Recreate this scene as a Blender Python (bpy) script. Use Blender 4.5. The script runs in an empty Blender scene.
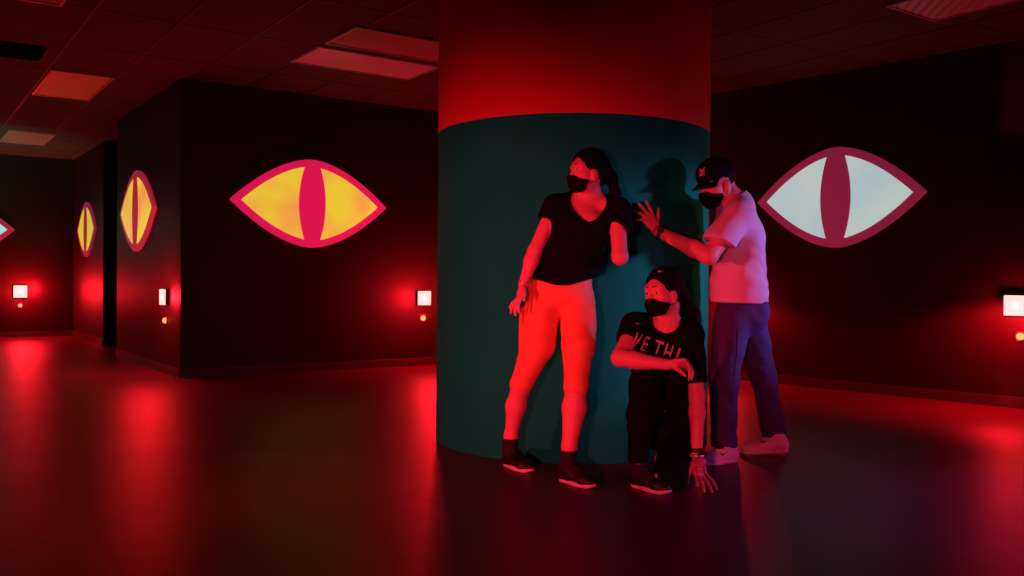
import bpy, bmesh, math, random
import numpy as np
from mathutils import Vector, Matrix, noise
from mathutils.bvhtree import BVHTree

random.seed(7)
scene = bpy.context.scene
COL = scene.collection
V = Vector
f32 = np.float32

# ------------------------------------------------------------------ camera
FPX = 900.0
PITCH = math.atan(7.0 / FPX)
ROLL = math.radians(0.5)
CAM = V((0, 0, 1.0))
_F = V((0, math.cos(PITCH), -math.sin(PITCH)))
_R0 = V((1, 0, 0))
_U0 = _R0.cross(_F)
_R = _R0 * math.cos(ROLL) + _U0 * math.sin(ROLL)
_U = -_R0 * math.sin(ROLL) + _U0 * math.cos(ROLL)
cam = bpy.data.cameras.new('camera')
cam.sensor_width = 36.0
cam.lens = FPX * 36.0 / 1024.0
cam.clip_start = 0.05
cam.clip_end = 100
camo = bpy.data.objects.new('camera', cam)
COL.objects.link(camo)
m = Matrix.Identity(4)
for i in range(3):
    m[i][0] = _R[i]; m[i][1] = _U[i]; m[i][2] = -_F[i]; m[i][3] = CAM[i]
camo.matrix_world = m
scene.camera = camo


def ray(px, py):
    return _F + _R * ((px - 512) / FPX) - _U * ((py - 288) / FPX)


def at(px, py, depth):
    d = ray(px, py)
    return CAM + d * (depth / d.y)


def ground(px, py, z=0.0):
    d = ray(px, py)
    return CAM + d * ((z - CAM.z) / d.z)


# ------------------------------------------------------------------ materials
def mat(name, color, rough=0.6, emit=None, estr=1.0, metallic=0.0, bump=0.0, bscale=60.0, vary=0.0, vscale=3.0,
        spec=0.5, sheen=0.0):
    M = bpy.data.materials.new(name)
    M.use_nodes = True
    nt = M.node_tree
    b = nt.nodes['Principled BSDF']
    b.inputs['Base Color'].default_value = (*color, 1)
    b.inputs['Roughness'].default_value = rough
    b.inputs['Metallic'].default_value = metallic
    b.inputs['Specular IOR Level'].default_value = spec
    if sheen:
        b.inputs['Sheen Weight'].default_value = sheen
    if emit is not None:
        b.inputs['Emission Color'].default_value = (*emit, 1)
        b.inputs['Emission Strength'].default_value = estr
    tc = nt.nodes.new('ShaderNodeTexCoord')
    if vary:
        nz = nt.nodes.new('ShaderNodeTexNoise')
        nz.inputs['Scale'].default_value = vscale
        nz.inputs['Detail'].default_value = 5
        nt.links.new(tc.outputs['Object'], nz.inputs['Vector'])
        mx = nt.nodes.new('ShaderNodeMix')
        mx.data_type = 'RGBA'
        mx.inputs[6].default_value = (*[c * (1 - vary) for c in color], 1)
        mx.inputs[7].default_value = (*[min(1, c * (1 + vary)) for c in color], 1)
        nt.links.new(nz.outputs['Fac'], mx.inputs[0])
        nt.links.new(mx.outputs[2], b.inputs['Base Color'])
    if bump:
        n2 = nt.nodes.new('ShaderNodeTexNoise')
        n2.inputs['Scale'].default_value = bscale
        n2.inputs['Detail'].default_value = 4
        nt.links.new(tc.outputs['Object'], n2.inputs['Vector'])
        bp = nt.nodes.new('ShaderNodeBump')
        bp.inputs['Strength'].default_value = bump
        bp.inputs['Distance'].default_value = 0.01
        nt.links.new(n2.outputs['Fac'], bp.inputs['Height'])
        nt.links.new(bp.outputs['Normal'], b.inputs['Normal'])
    return M


MW = mat('wall_black_paint', (0.020, 0.007, 0.008), 0.5, bump=0.15, bscale=25, vary=0.35, vscale=1.2, spec=0.35)
MF = mat('floor_dark_sealed', (0.105, 0.010, 0.040), 0.43, bump=0.25, bscale=7, vary=0.4, vscale=0.9, spec=0.22)
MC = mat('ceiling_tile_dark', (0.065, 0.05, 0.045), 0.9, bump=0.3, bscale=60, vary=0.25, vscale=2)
MBAR = mat('ceiling_bar_metal', (0.35, 0.33, 0.3), 0.4)
MVOID = mat('plenum_black', (0.003, 0.003, 0.003), 0.9)
MPR = mat('pillar_red_paint', (0.62, 0.03, 0.035), 0.6, bump=0.06, bscale=40)
MPG = mat('pillar_teal_paint', (0.002, 0.46, 0.18), 0.8, spec=0.1, bump=0.06, bscale=40, vary=0.12)
MBASE = mat('baseboard_vinyl', (0.06, 0.045, 0.045), 0.4)
MSKIN = mat('skin', (0.74, 0.32, 0.28), 0.5, bump=0.05, bscale=180, vary=0.08, vscale=14)
MHAIR = mat('hair_dark', (0.005, 0.004, 0.004), 0.6, spec=0.06, bump=0.5, bscale=90)
MMASK = mat('mask_black_cloth', (0.004, 0.005, 0.007), 0.85, spec=0.15, bump=0.1, bscale=200)
MBLK = mat('black_cotton', (0.0035, 0.005, 0.009), 0.9, bump=0.35, bscale=16, spec=0.1)
MBLK2 = mat('black_leggings', (0.003, 0.004, 0.006), 0.85, bump=0.2, bscale=18, spec=0.1)
MORG = mat('orange_leggings', (0.85, 0.30, 0.10), 0.65, bump=0.08, bscale=25)
MPINK = mat('pale_cotton', (0.72, 0.70, 0.76), 0.85, bump=0.5, bscale=12)
MJEAN = mat('blue_denim', (0.045, 0.045, 0.17), 0.8, bump=0.35, bscale=30, vary=0.35, vscale=9)
MSHOEW = mat('pale_shoe', (0.72, 0.66, 0.68), 0.55, bump=0.1, bscale=60)
MSHOEB = mat('black_shoe', (0.012, 0.01, 0.012), 0.5, bump=0.2, bscale=80)
MSOLE = mat('white_sole', (0.75, 0.68, 0.68), 0.5)
MSOCK = mat('black_sock', (0.012, 0.01, 0.012), 0.85)
MPRINT = mat('shirt_print', (0.58, 0.46, 0.50), 0.7)
MPRINTD = mat('shirt_print_dull', (0.10, 0.07, 0.08), 0.8)
MMET = mat('bracelet_metal', (0.85, 0.82, 0.8), 0.3, metallic=0.6)
MWATCH = mat('watch_black', (0.01, 0.01, 0.01), 0.4)
MEYEW = mat('eye_white', (0.8, 0.75, 0.72), 0.25)
MIRIS = mat('iris_dark', (0.03, 0.015, 0.01), 0.2)
MCAP = mat('cap_black', (0.0035, 0.004, 0.007), 0.9, spec=0.12, bump=0.15, bscale=120)



MBARD = mat('ceiling_bar_dark', (0.075, 0.05, 0.05), 0.6, spec=0.2)
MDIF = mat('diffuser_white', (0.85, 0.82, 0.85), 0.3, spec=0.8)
MDIFD = mat('diffuser_darker', (0.32, 0.24, 0.22), 0.6)  # darker, browner colour than the white diffuser
MDIFP = mat('diffuser_prismatic', (0.7, 0.66, 0.64), 0.35)
MHOUS = mat('lamp_housing', (0.30, 0.02, 0.02), 0.5)
MLENS = mat('lamp_lens', (0.15, 0.12, 0.1), 0.4, emit=(1.0, 0.82, 0.66), estr=0.92)
MAMB = mat('amber_bulb', (0.9, 0.6, 0.2), 0.3, emit=(1.0, 0.55, 0.16), estr=1.0)
MFRA = mat('eye_frame_bright', (0.45, 0.03, 0.10), 0.5, emit=(0.72, 0.008, 0.085), estr=0.85)
MFRB = mat('eye_frame_mid', (0.45, 0.05, 0.08), 0.5, emit=(0.45, 0.02, 0.05), estr=0.6)
MFRC = mat('eye_frame_dull', (0.40, 0.04, 0.10), 0.5, emit=(0.20, 0.012, 0.045), estr=0.8)


def glow_panel(name, edge, centre, s, freq=1.0):
    M = bpy.data.materials.new(name); M.use_nodes = True
    nt = M.node_tree; b = nt.nodes['Principled BSDF']
    b.inputs['Base Color'].default_value = (*[c * .5 for c in edge], 1)
    b.inputs['Roughness'].default_value = .35
    tc = nt.nodes.new('ShaderNodeTexCoord')
    nz = nt.nodes.new('ShaderNodeTexNoise'); nz.inputs['Scale'].default_value = freq; nz.inputs['Detail'].default_value = 1.5
    nt.links.new(tc.outputs['Object'], nz.inputs['Vector'])
    rp = nt.nodes.new('ShaderNodeValToRGB')
    rp.color_ramp.elements[0].position = .42; rp.color_ramp.elements[0].color = (*edge, 1)
    rp.color_ramp.elements[1].position = .68; rp.color_ramp.elements[1].color = (*centre, 1)
    nt.links.new(nz.outputs['Fac'], rp.inputs[0])
    nt.links.new(rp.outputs[0], b.inputs['Emission Color'])
    b.inputs['Emission Strength'].default_value = s
    return M


MYEL = glow_panel('glow_yellow', (0.76, 0.52, 0.035), (0.82, 0.27, 0.07), 1.0, 2.2)
MYEL2 = glow_panel('glow_lime', (0.56, 0.53, 0.03), (0.60, 0.46, 0.03), 1.0, 2.2)
MWHI = glow_panel('glow_white', (0.50, 0.59, 0.56), (0.40, 0.55, 0.57), 0.9, 2.0)
MCYA = glow_panel('glow_pale_blue', (0.36, 0.68, 0.66), (0.3, 0.62, 0.64), 1.0, 2.0)

# ------------------------------------------------------------------ objects
def put(name, verts, faces, material, parent=None, origin=None, smooth=True):
    me = bpy.data.meshes.new(name)
    origin = V((0, 0, 0)) if origin is None else V(origin)
    if isinstance(verts, np.ndarray):
        v = (verts - np.array(origin)).astype(f32)
        n = len(faces)
        me.vertices.add(len(v))
        me.vertices.foreach_set('co', v.ravel())
        me.loops.add(n * 4)
        me.loops.foreach_set('vertex_index', faces.astype(np.int32).ravel())
        me.polygons.add(n)
        me.polygons.foreach_set('loop_start', np.arange(0, n * 4, 4, dtype=np.int32))
        me.update(calc_edges=True)
        me.validate()
    else:
        me.from_pydata([tuple(V(p) - origin) for p in verts], [], faces)
        bm = bmesh.new(); bm.from_mesh(me)
        bmesh.ops.recalc_face_normals(bm, faces=bm.faces)
        bm.to_mesh(me); bm.free()
    if smooth:
        me.shade_smooth()
    for mm in (material if isinstance(material, (list, tuple)) else [material]):
        me.materials.append(mm)
    o = bpy.data.objects.new(name, me)
    COL.objects.link(o)
    if parent is not None:
        o.parent = parent
    else:
        o.location = origin
    return o


def empty(name, loc):
    o = bpy.data.objects.new(name, None)
    o.empty_display_size = 0.1
    COL.objects.link(o)
    o.location = loc
    return o


def tag(o, label=None, cat=None, group=None, kind=None):
    if label: o['label'] = label
    if cat: o['category'] = cat
    if group: o['group'] = group
    if kind: o['kind'] = kind
    return o


def box_vf(o, ax, ay, az, lo, hi):
    """box in a frame: origin o, axes ax, ay, az, extents lo..hi"""
    vs = []
    for i in (0, 1):
        for j in (0, 1):
            for k in (0, 1):
                vs.append(o + ax * (hi[0] if i else lo[0]) + ay * (hi[1] if j else lo[1]) + az * (hi[2] if k else lo[2]))
    fs = [(0, 1, 3, 2), (4, 6, 7, 5), (0, 4, 5, 1), (2, 3, 7, 6), (0, 2, 6, 4), (1, 5, 7, 3)]
    return vs, fs


def merge(parts):
    vs, fs = [], []
    for v, f in parts:
        n = len(vs)
        vs += list(v)
        fs += [tuple(i + n for i in q) for q in f]
    return vs, fs


def bevel(o, w=0.01, seg=2):
    md = o.modifiers.new('bevel', 'BEVEL'); md.width = w; md.segments = seg; md.limit_method = 'ANGLE'
    return o


X, Y, Z = V((1, 0, 0)), V((0, 1, 0)), V((0, 0, 1))

# ------------------------------------------------------------------ room plan
HC = 3.0
PA = ground(180, 378); PA.z = 0
dA = V((0.82, 0.57, 0)).normalized()
dB = V((-0.57, 0.82, 0)).normalized()


class Wall:
    def __init__(s, p, d):
        s.p = V(p); s.d = V(d).normalized(); s.n = V((s.d.y, -s.d.x, 0))
        if s.n.dot(CAM - s.p) < 0: s.n = -s.n

    def hit(s, px, py):
        r = ray(px, py)
        k = (s.p - CAM).dot(s.n) / r.dot(s.n)
        q = CAM + r * k
        return (q - s.p).dot(s.d), q.z

    def pt(s, t, z, off=0.0):
        return s.p + s.d * t + Z * z + s.n * off


WA = Wall(PA, dA)
WB = Wall(PA, dB)
pE = ground(103, 345.5); pE.z = 0
WE = Wall(pE, dB)
tE = WE.hit(73, 334)[0]
pD = pE + dB * tE
WD = Wall(pD, -dA)
pC0 = ground(781, 384); pC0.z = 0
aC = math.radians(48)
dC = V((math.cos(aC), -math.sin(aC), 0))
WC0 = Wall(pC0, dC)
# corner A x C
den = dA.x * dC.y - dA.y * dC.x
w = pC0 - PA
tAC = (w.x * dC.y - w.y * dC.x) / den
pAC = PA + dA * tAC
WC = Wall(pAC, dC)
tBend = WB.hit(116.5, 349)[0]
pBe = PA + dB * tBend
tCend = (7.4 - pAC.x) / dC.x
pCe = pAC + dC * tCend
tDend = 6.0
pDe = pD - dA * tDend


def wall(name, a, b, h=HC, thick=0.1, material=MW):
    a, b = V(a), V(b)
    d = (b - a); L = d.length; d.normalize()
    n = V((d.y, -d.x, 0))
    if n.dot(V((0, 3, 0)) - a) < 0: n = -n
    v, f = box_vf(a, d, -n, Z, (0, 0, 0), (L, thick, h))
    return tag(put(name, v, f, material, smooth=False, origin=a), kind='structure')


wall('wall_middle', PA, pAC)
wall('wall_side', PA + dB * 0.012, pBe)
wall('wall_side_far', pE, pD)
wall('wall_far', pD, pDe)
wall('wall_right', pAC, pCe)
wall('wall_corridor_far', pE, pE + dA * 3.0)
# near jamb of the corridor and its end, both inside the block
v, f = box_vf(pBe, dA, dB, Z, (0.1, -0.1, 0), (3.0, 0, HC)); tag(put('wall_corridor_near', v, f, MW, smooth=False), kind='structure')
gap = (pE - pBe).dot(dB)
v, f = box_vf(pBe + dA * 3.0, dA, dB, Z, (0, -0.1, 0), (0.1, gap + 0.3, HC)); tag(put('wall_corridor_end', v, f, MW, smooth=False), kind='structure')
YB = -4.0
XL = pDe.x
wall('wall_right_rear', pCe, V((pCe.x, YB, 0)))
wall('wall_back', V((pCe.x, YB, 0)), V((XL, YB, 0)))
wall('wall_left', V((XL, YB, 0)), pDe)

# floor slab
v, f = box_vf(V((0, 0, 0)), X, Y, Z, (XL - .3, YB - .3, -0.1), (9.0, 19.0, 0))
tag(put('floor', v, f, MF, smooth=False), kind='structure')

# baseboards
for nm, W, t0, t1 in (('baseboard_side', WB, 0.0, tBend), ('baseboard_middle', WA, 0.0, tAC), ('baseboard_right', WC, 0.0, tCend),
                      ('baseboard_side_far', WE, 0.0, tE), ('baseboard_far', WD, 0, tDend)):
    v, f = box_vf(W.p, W.d, W.n, Z, (t0, 0.001, 0), (t1, 0.012, 0.09))
    tag(bevel(put(nm, v, f, MBASE, smooth=False, origin=W.p), 0.003), kind='structure')

# ceiling: lay-in grid aligned with the walls; gU along dA, gV along dB
G = 0.61
GO = ground(90, 100, HC) - dB * 0.10   # a corner of the left light


def gcell(p):
    q = p - GO
    return q.dot(dA) / G, q.dot(dB) / G


def gpt(i, j, z=HC):
    q = GO + dA * (i * G) + dB * (j * G)
    return V((q.x, q.y, z))



# (kind, i0, i1, j0, j1) in grid cells
FIX = [
    ('light', -0.97, -0.03, -2.22, 0.12), ('light', -0.85, 0.1, 4.88, 6.95), ('light', -2.6, -1.36, -8.2, -5.98),
    ('panel', 1.87, 3.87, -6.08, -4.98), ('panel_dim', 1.87, 3.87, -7.3, -6.28), ('light_right', 6.5, 7.54, -13.9, -11.8),
    ('void', -3.2, -1.19, -3.66, -2.58),
]
gi = sorted(set([float(a) for a in range(-14, 30, 4)] + [f[k] for f in FIX for k in (1, 2)]))
gj = sorted(set([float(a) for a in range(-26, 18, 4)] + [f[k] for f in FIX for k in (3, 4)]))
vs = [gpt(a, b) for a in gi for b in gj]
fs = []
for a in range(len(gi) - 1):
    for b in range(len(gj) - 1):
        ci, cj = (gi[a] + gi[a + 1]) / 2, (gj[b] + gj[b + 1]) / 2
        if FIX[-1][1] < ci < FIX[-1][2] and FIX[-1][3] < cj < FIX[-1][4]:
            continue
        n = len(gj)
        fs.append((a * n + b, (a + 1) * n + b, (a + 1) * n + b + 1, a * n + b + 1))
tag(put('ceiling', vs, fs, MC, smooth=False), kind='structure')
v, f = box_vf(V((0, 0, HC)), X, Y, Z, (XL - .3, YB - .3, 0.5), (9.0, 19.0, 0.6))
tag(put('roof_slab', v, f, MVOID, smooth=False), kind='structure')


def cover(ci, cj):
    return any(f[1] - .02 < ci < f[2] + .02 and f[3] - .02 < cj < f[4] + .02 for f in FIX)


pb = []
bw = 0.012
for i in range(-12, 26):
    run = None
    for k in range(-100, 65):
        j = k / 4 + .125
        if cover(i, j):
            if run is not None: pb.append((i, run, k / 4)); run = None
        elif run is None:
            run = k / 4
    if run is not None: pb.append((i, run, 16.25))
bars = [box_vf(gpt(i, 0), dA, dB, Z, (-bw, a * G, -0.006), (bw, b * G, -0.0005)) for i, a, b in pb]
for j in range(-24, 17, 2):
    run = None
    for k in range(-48, 100):
        i = k / 4 + .125
        if cover(i, j):
            if run is not None: bars.append(box_vf(gpt(0, j), dA, dB, Z, (run * G, -bw, -0.005), (k / 4 * G, bw, -0.0005))); run = None
        elif run is None:
            run = k / 4
    if run is not None: bars.append(box_vf(gpt(0, j), dA, dB, Z, (run * G, -bw, -0.005), (25 * G, bw, -0.0005)))
v, f = merge(bars)
tag(put('ceiling_trim', v, f, MBARD, smooth=False), kind='structure')


def ceiling_light(fx, label, kind):
    _, i0, i1, j0, j1 = fx
    c = gpt((i0 + i1) / 2, (j0 + j1) / 2)
    hu, hv = (i1 - i0) * G / 2, (j1 - j0) * G / 2
    t = tag(empty('ceiling_light', c), label, 'ceiling light', 'ceiling light panels')
    o0 = V((0, 0, 0))
    w_ = 0.022
    pr = [box_vf(o0, dA, dB, Z, (-hu, -hv, -.02), (hu, -hv + w_, -.0006)), box_vf(o0, dA, dB, Z, (-hu, hv - w_, -.02), (hu, hv, -.0006)),
          box_vf(o0, dA, dB, Z, (-hu, -hv + w_, -.02), (-hu + w_, hv - w_, -.0006)), box_vf(o0, dA, dB, Z, (hu - w_, -hv + w_, -.02), (hu, hv - w_, -.0006))]
    v, f = merge(pr)
    put('frame', v, f, MBAR, t, smooth=False)
    if kind == 'prism':
        nu, nv = 12, 24
        vs, fs = [], []
        for a in range(nu + 1):
            for b in range(nv + 1):
                zz = -.010 - .006 * ((a + b) % 2)
                vs.append(dA * (-hu + w_ + (2 * hu - 2 * w_) * a / nu) + dB * (-hv + w_ + (2 * hv - 2 * w_) * b / nv) + Z * zz)
        for a in range(nu):
            for b in range(nv):
                q = a * (nv + 1) + b
                fs.append((q, q + nv + 1, q + nv + 2, q + 1))
        put('diffuser', vs, fs, MDIFP, t, smooth=False)
    else:
        v, f = box_vf(o0, dA, dB, Z, (-hu + w_, -hv + w_, -.012), (hu - w_, hv - w_, -.001))
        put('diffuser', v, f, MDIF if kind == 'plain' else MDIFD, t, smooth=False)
    return t


ceiling_light(FIX[0], 'square-patterned ceiling light lit red and grey, beyond the black ceiling opening', 'prism')
ceiling_light(FIX[1], 'small far ceiling light above the wall with the blue-white eye', 'dim')
ceiling_light(FIX[2], 'ceiling light cut off by the top edge at the upper left of the photo', 'dim')
ceiling_light(FIX[3], 'bright magenta-lit ceiling light, the lower of the pair beside the pillar', 'plain')
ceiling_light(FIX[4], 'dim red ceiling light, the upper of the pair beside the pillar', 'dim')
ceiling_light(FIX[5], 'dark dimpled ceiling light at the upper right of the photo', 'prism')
# plenum box behind the missing tile, with a hanger rod in it
_, i0, i1, j0, j1 = FIX[6]
c = gpt(i0, j0)
U_, V_ = (i1 - i0) * G, (j1 - j0) * G
pr = [box_vf(c, dA, dB, Z, (0, 0, .4), (U_, V_, .42)), box_vf(c, dA, dB, Z, (-.02, 0, 0.001), (0, V_, .42)), box_vf(c, dA, dB, Z, (U_, 0, .001), (U_ + .02, V_, .42)),
      box_vf(c, dA, dB, Z, (0, -.02, .001), (U_, 0, .42)), box_vf(c, dA, dB, Z, (0, V_, .001), (U_, V_ + .02, .42))]
v, f = merge(pr)
tag(put('ceiling_opening', v, f, MVOID, smooth=False), kind='structure')

# ------------------------------------------------------------------ pillar
PC = V((0.385, 5.78, 0)); PR = 0.860; ZL = 1.922
c_ = at(571.3, 300, 5.78); PC.x = c_.x
NS = 128
zs = [0, 0.004, ZL - .002, ZL, ZL + .002, HC]
vs, fs, mi = [], [], []
for k, z in enumerate(zs):
    r = PR
    for a in range(NS):
        t = 2 * math.pi * a / NS
        vs.append(PC + V((r * math.cos(t), r * math.sin(t), z)))
for k in range(len(zs) - 1):
    for a in range(NS):
        b = (a + 1) % NS
        fs.append((k * NS + a, k * NS + b, (k + 1) * NS + b, (k + 1) * NS + a)); mi.append(0 if zs[k] >= ZL - .0001 else 1)
fs.append(tuple(range(NS - 1, -1, -1))); mi.append(1)
fs.append(tuple((len(zs) - 1) * NS + a for a in range(NS))); mi.append(0)
o = put('pillar', vs, fs, [MPR, MPG], origin=PC)
for p, q in zip(o.data.polygons, mi):
    p.material_index = q
    p.use_smooth = len(p.vertices) == 4
tag(o, kind='structure')


def pillar_hit(px, py, off=0.0):
    d = ray(px, py); R_ = PR + off
    a = d.x ** 2 + d.y ** 2
    b = 2 * (d.x * (CAM.x - PC.x) + d.y * (CAM.y - PC.y))
    c = (CAM.x - PC.x) ** 2 + (CAM.y - PC.y) ** 2 - R_ * R_
    D = b * b - 4 * a * c
    if D < 0: return None
    return CAM + d * ((-b - math.sqrt(D)) / (2 * a))


# ------------------------------------------------------------------ cat-eye light panels
def lens(hw, hh, n=40):
    """outline of a pointed eye, counter-clockwise from the right tip"""
    p = []
    for k in range(n):
        x = hw * math.cos(math.pi * k / n); p.append((hw * (1 - 2 * k / n), hh * (1 - (abs(1 - 2 * k / n)) ** 1.75)))
    for k in range(n):
        p.append((-hw * (1 - 2 * k / n), -hh * (1 - (abs(1 - 2 * k / n)) ** 1.75)))
    return p


def plate(W, t, z, pts, off0, off1):
    n = len(pts)
    O = W.pt(t, z)
    vs = [W.d * (a * W.sx) + Z * b + W.n * off0 for a, b in pts] + [W.d * (a * W.sx) + Z * b + W.n * off1 for a, b in pts]
    fs = [tuple(range(n)), tuple(range(n, 2 * n))] + [(k, (k + 1) % n, n + (k + 1) % n, n + k) for k in range(n)]
    return vs, fs


def eye(W, t, z, mpanel, mframe, label, hw=.88, hh=.475, group='glowing eye panels'):
    O = W.pt(t, z)
    W.sx = 1 if W.d.dot(_R) > 0 else -1
    root = tag(empty('eye_panel', O), label, 'light panel', group)
    v, f = plate(W, t, z, lens(hw, hh), 0.002, 0.036)
    bevel(put('frame', v, f, mframe, root, smooth=False), .004)
    iw, ih = hw - .115, hh - .078
    ol = lens(iw, ih, 60)

    def pw(y): return 0.09 + 0.065 * (1 - (y / ih) ** 2)
    for sgn in (-1, 1):
        side = [(sgn * (pw(ih * k / 100)), ih * k / 100) for k in range(-98, 99)]
        side = [(a, b) for a, b in side if abs(b) < ih * (1 - (abs(a) / iw) ** 1.75)]
        side = side[:1] + side[3:-3:4] + side[-1:]
        arc = [(a, b) for a, b in ol if a * sgn > pw(b) + .001]
        # order: arc from the inner top edge round the tip to the inner bottom edge
        top = sorted([p for p in arc if p[1] >= 0], key=lambda p: p[0] * sgn)
        bot = sorted([p for p in arc if p[1] < 0], key=lambda p: -p[0] * sgn)
        pts = top + bot + sorted(side, key=lambda p: p[1])
        v, f = plate(W, t, z, pts, 0.034, 0.042)
        put('glowing_panel', v, f, mpanel, root, smooth=False)
    sl = [(pw(ih * k / 20) - .012, ih * k / 20) for k in range(-20, 21)]
    pts = sl + [(-a, b) for a, b in reversed(sl)]
    v, f = plate(W, t, z, pts, 0.034, 0.044)
    put('pupil', v, f, mframe, root, smooth=False)
    return root


def tips(W, xl, yl, xr, yr):
    a, za = W.hit(xl, yl); b, zb = W.hit(xr, yr)
    return (a + b) / 2, (za + zb) / 2, abs(a - b) / 2


tA_, zA_, hA_ = tips(WA, 229, 196, 385, 211)
tB_, zB_, hB_ = tips(WB, 122.5, 214, 157.5, 208)
tE_, zE_, hE_ = tips(WE, 79.5, 231, 97.5, 228)
tC_, zC_, hC_ = tips(WC, 759, 205, 928, 189)
tD_, zD_ = WD.hit(15, 230)
print('EYES', tA_, zA_, hA_, '|', tB_, zB_, hB_, '|', tE_, zE_, hE_, '|', tC_, zC_, hC_, '|', tD_, zD_)
tD_ += .88
eye(WA, tA_, zA_, MYEL, MFRA, 'yellow glowing eye panel with pink frame on the dark wall beside the pillar', hA_, hA_ * .535)
eye(WB, tB_, zB_, MYEL, MFRB, 'yellow glowing eye panel seen edge-on, near the wall corner above a red lamp', hB_, hB_ * .535)
eye(WE, tE_, zE_, MYEL2, MFRC, 'small far yellow-green eye panel beyond the corridor opening', hE_, hE_ * .56)
eye(WC, tC_, zC_, MWHI, MFRC, 'white glowing eye panel with dull pink frame behind the man', hC_, hC_ * .56)
eye(WD, tD_, zD_, MCYA, MFRC, 'pale blue eye panel cut off by the left photo edge on the far wall', .88, .475)

# ------------------------------------------------------------------ wall lamps and amber indicators
lampW = 3.2


def point(name, loc, color, power, rad=.03, spot=None):
    l = bpy.data.lights.new(name, 'SPOT' if spot else 'POINT')
    l.color = color; l.energy = power; l.shadow_soft_size = rad
    o = bpy.data.objects.new(name, l); COL.objects.link(o); o.location = loc
    if spot:
        tgt, ang, bl = spot
        l.spot_size = ang; l.spot_blend = bl
        d = (V(tgt) - V(loc)).normalized()
        o.rotation_euler = d.to_track_quat('-Z', 'Y').to_euler()
    return o


RED = (1.0, 0.007, 0.017)


def wall_lamp(W, px, py, label, power, s=.165, h=None, reach=.28):
    t, z = W.hit(px, py)
    h = h or s
    O = W.pt(t, z)
    root = tag(empty('wall_lamp', O), label, 'wall lamp', 'glowing red wall lamps')
    o0 = V((0, 0, 0))
    v, f = box_vf(o0, W.d, W.n, Z, (-s / 2 - .004, .001, -h / 2 - .004), (s / 2 + .004, .034, h / 2 + .004))
    bevel(put('housing', v, f, MHOUS, root, smooth=False), .006)
    v, f = box_vf(o0, W.d, W.n, Z, (-s / 2, .03, -h / 2), (s / 2, .06, h / 2))
    bevel(put('lens', v, f, MLENS, root, smooth=False), .008)
    if power:
        point('red_lamp_or_fill', W.pt(t, z, reach), RED, power, .05, (W.pt(t, z - 1.0, .05), math.radians(168), .35) if W is WC else None)
        point('red_lamp_or_fill', W.pt(t, z, .10), RED, 18, .03)
    return root, t, z


def indicator(W, px, py, label, s=.03):
    t, z = W.hit(px, py)
    O = W.pt(t, z)
    root = tag(empty('indicator_light', O), label, 'indicator light', 'small amber indicator lights')
    o0 = V((0, 0, 0))
    v, f = box_vf(o0, W.d, W.n, Z, (-.034, .001, -.040), (.034, .010, .040))
    bevel(put('plate', v, f, MHOUS, root, smooth=False), .004)
    vs, fs = [], []
    nn = 16
    for ring, (r, d) in enumerate(((s, .01), (s, .022), (s * .7, .034), (s * .3, .04))):
        for k in range(nn):
            a = 2 * math.pi * k / nn
            vs.append(W.d * (r * math.cos(a)) + Z * (r * math.sin(a)) + W.n * d)
    for ring in range(3):
        for k in range(nn):
            fs.append((ring * nn + k, ring * nn + (k + 1) % nn, (ring + 1) * nn + (k + 1) % nn, (ring + 1) * nn + k))
    fs.append(tuple(range(3 * nn, 4 * nn))); fs.append(tuple(range(nn - 1, -1, -1)))
    put('bulb', vs, fs, MAMB, root)
    return root


wall_lamp(WA, 422.5, 298, 'red-haloed square wall lamp just beside the pillar', 64, reach=.42)
wall_lamp(WB, 167, 297, 'red wall lamp seen edge-on near the wall corner, under the yellow eye', 26)
wall_lamp(WD, 20, 291.5, 'red-haloed square wall lamp on the far wall at the left', 45, .20)
wall_lamp(WC, 1017, 305.5, 'red-haloed square wall lamp at the right photo edge', 90, reach=.34)
wall_lamp(WC, 733, 300, 'red wall lamp hidden behind the man on the wall under the white eye', 44)
indicator(WA, 422.5, 318, 'small amber light under the square lamp beside the pillar')
indicator(WB, 166.5, 320.5, 'small amber light under the edge-on lamp near the wall corner')
indicator(WD, 20, 305.5, 'small amber light under the square lamp on the far wall')
indicator(WC, 1021, 336.5, 'small amber light under the lamp at the right photo edge')

# ------------------------------------------------------------------ figure toolkit: distance fields turned into one continuous skin
def npv(p): return np.array((p[0], p[1], p[2]), dtype=np.float64)


class Cone:
    """tapered round limb; optional flat end cut at p1"""
    def __init__(s, p0, p1, r0, r1, tag='', k=.03, cut=False):
        s.p0, s.p1, s.r0, s.r1, s.tag, s.k, s.cut = npv(p0), npv(p1), r0, r1, tag, k, cut

    def bounds(s, g):
        r = max(s.r0, s.r1) + g
        return np.minimum(s.p0, s.p1) - r, np.maximum(s.p0, s.p1) + r

    def f(s, x, y, z, g):
        ba = s.p1 - s.p0; L2 = ba @ ba
        px, py, pz = x - s.p0[0], y - s.p0[1], z - s.p0[2]
        tt = (px * ba[0] + py * ba[1] + pz * ba[2]) / L2
        t = np.clip(tt, 0, 1)
        d = np.sqrt((px - t * ba[0]) ** 2 + (py - t * ba[1]) ** 2 + (pz - t * ba[2]) ** 2) - (s.r0 + t * (s.r1 - s.r0)) - g
        if s.cut is True:
            d = np.maximum(d, (tt - 1) * math.sqrt(L2))
        elif s.cut:
            c_ = npv(s.cut.normalized())
            d = np.maximum(d, (x - s.p1[0]) * c_[0] + (y - s.p1[1]) * c_[1] + (z - s.p1[2]) * c_[2])
        return d


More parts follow.
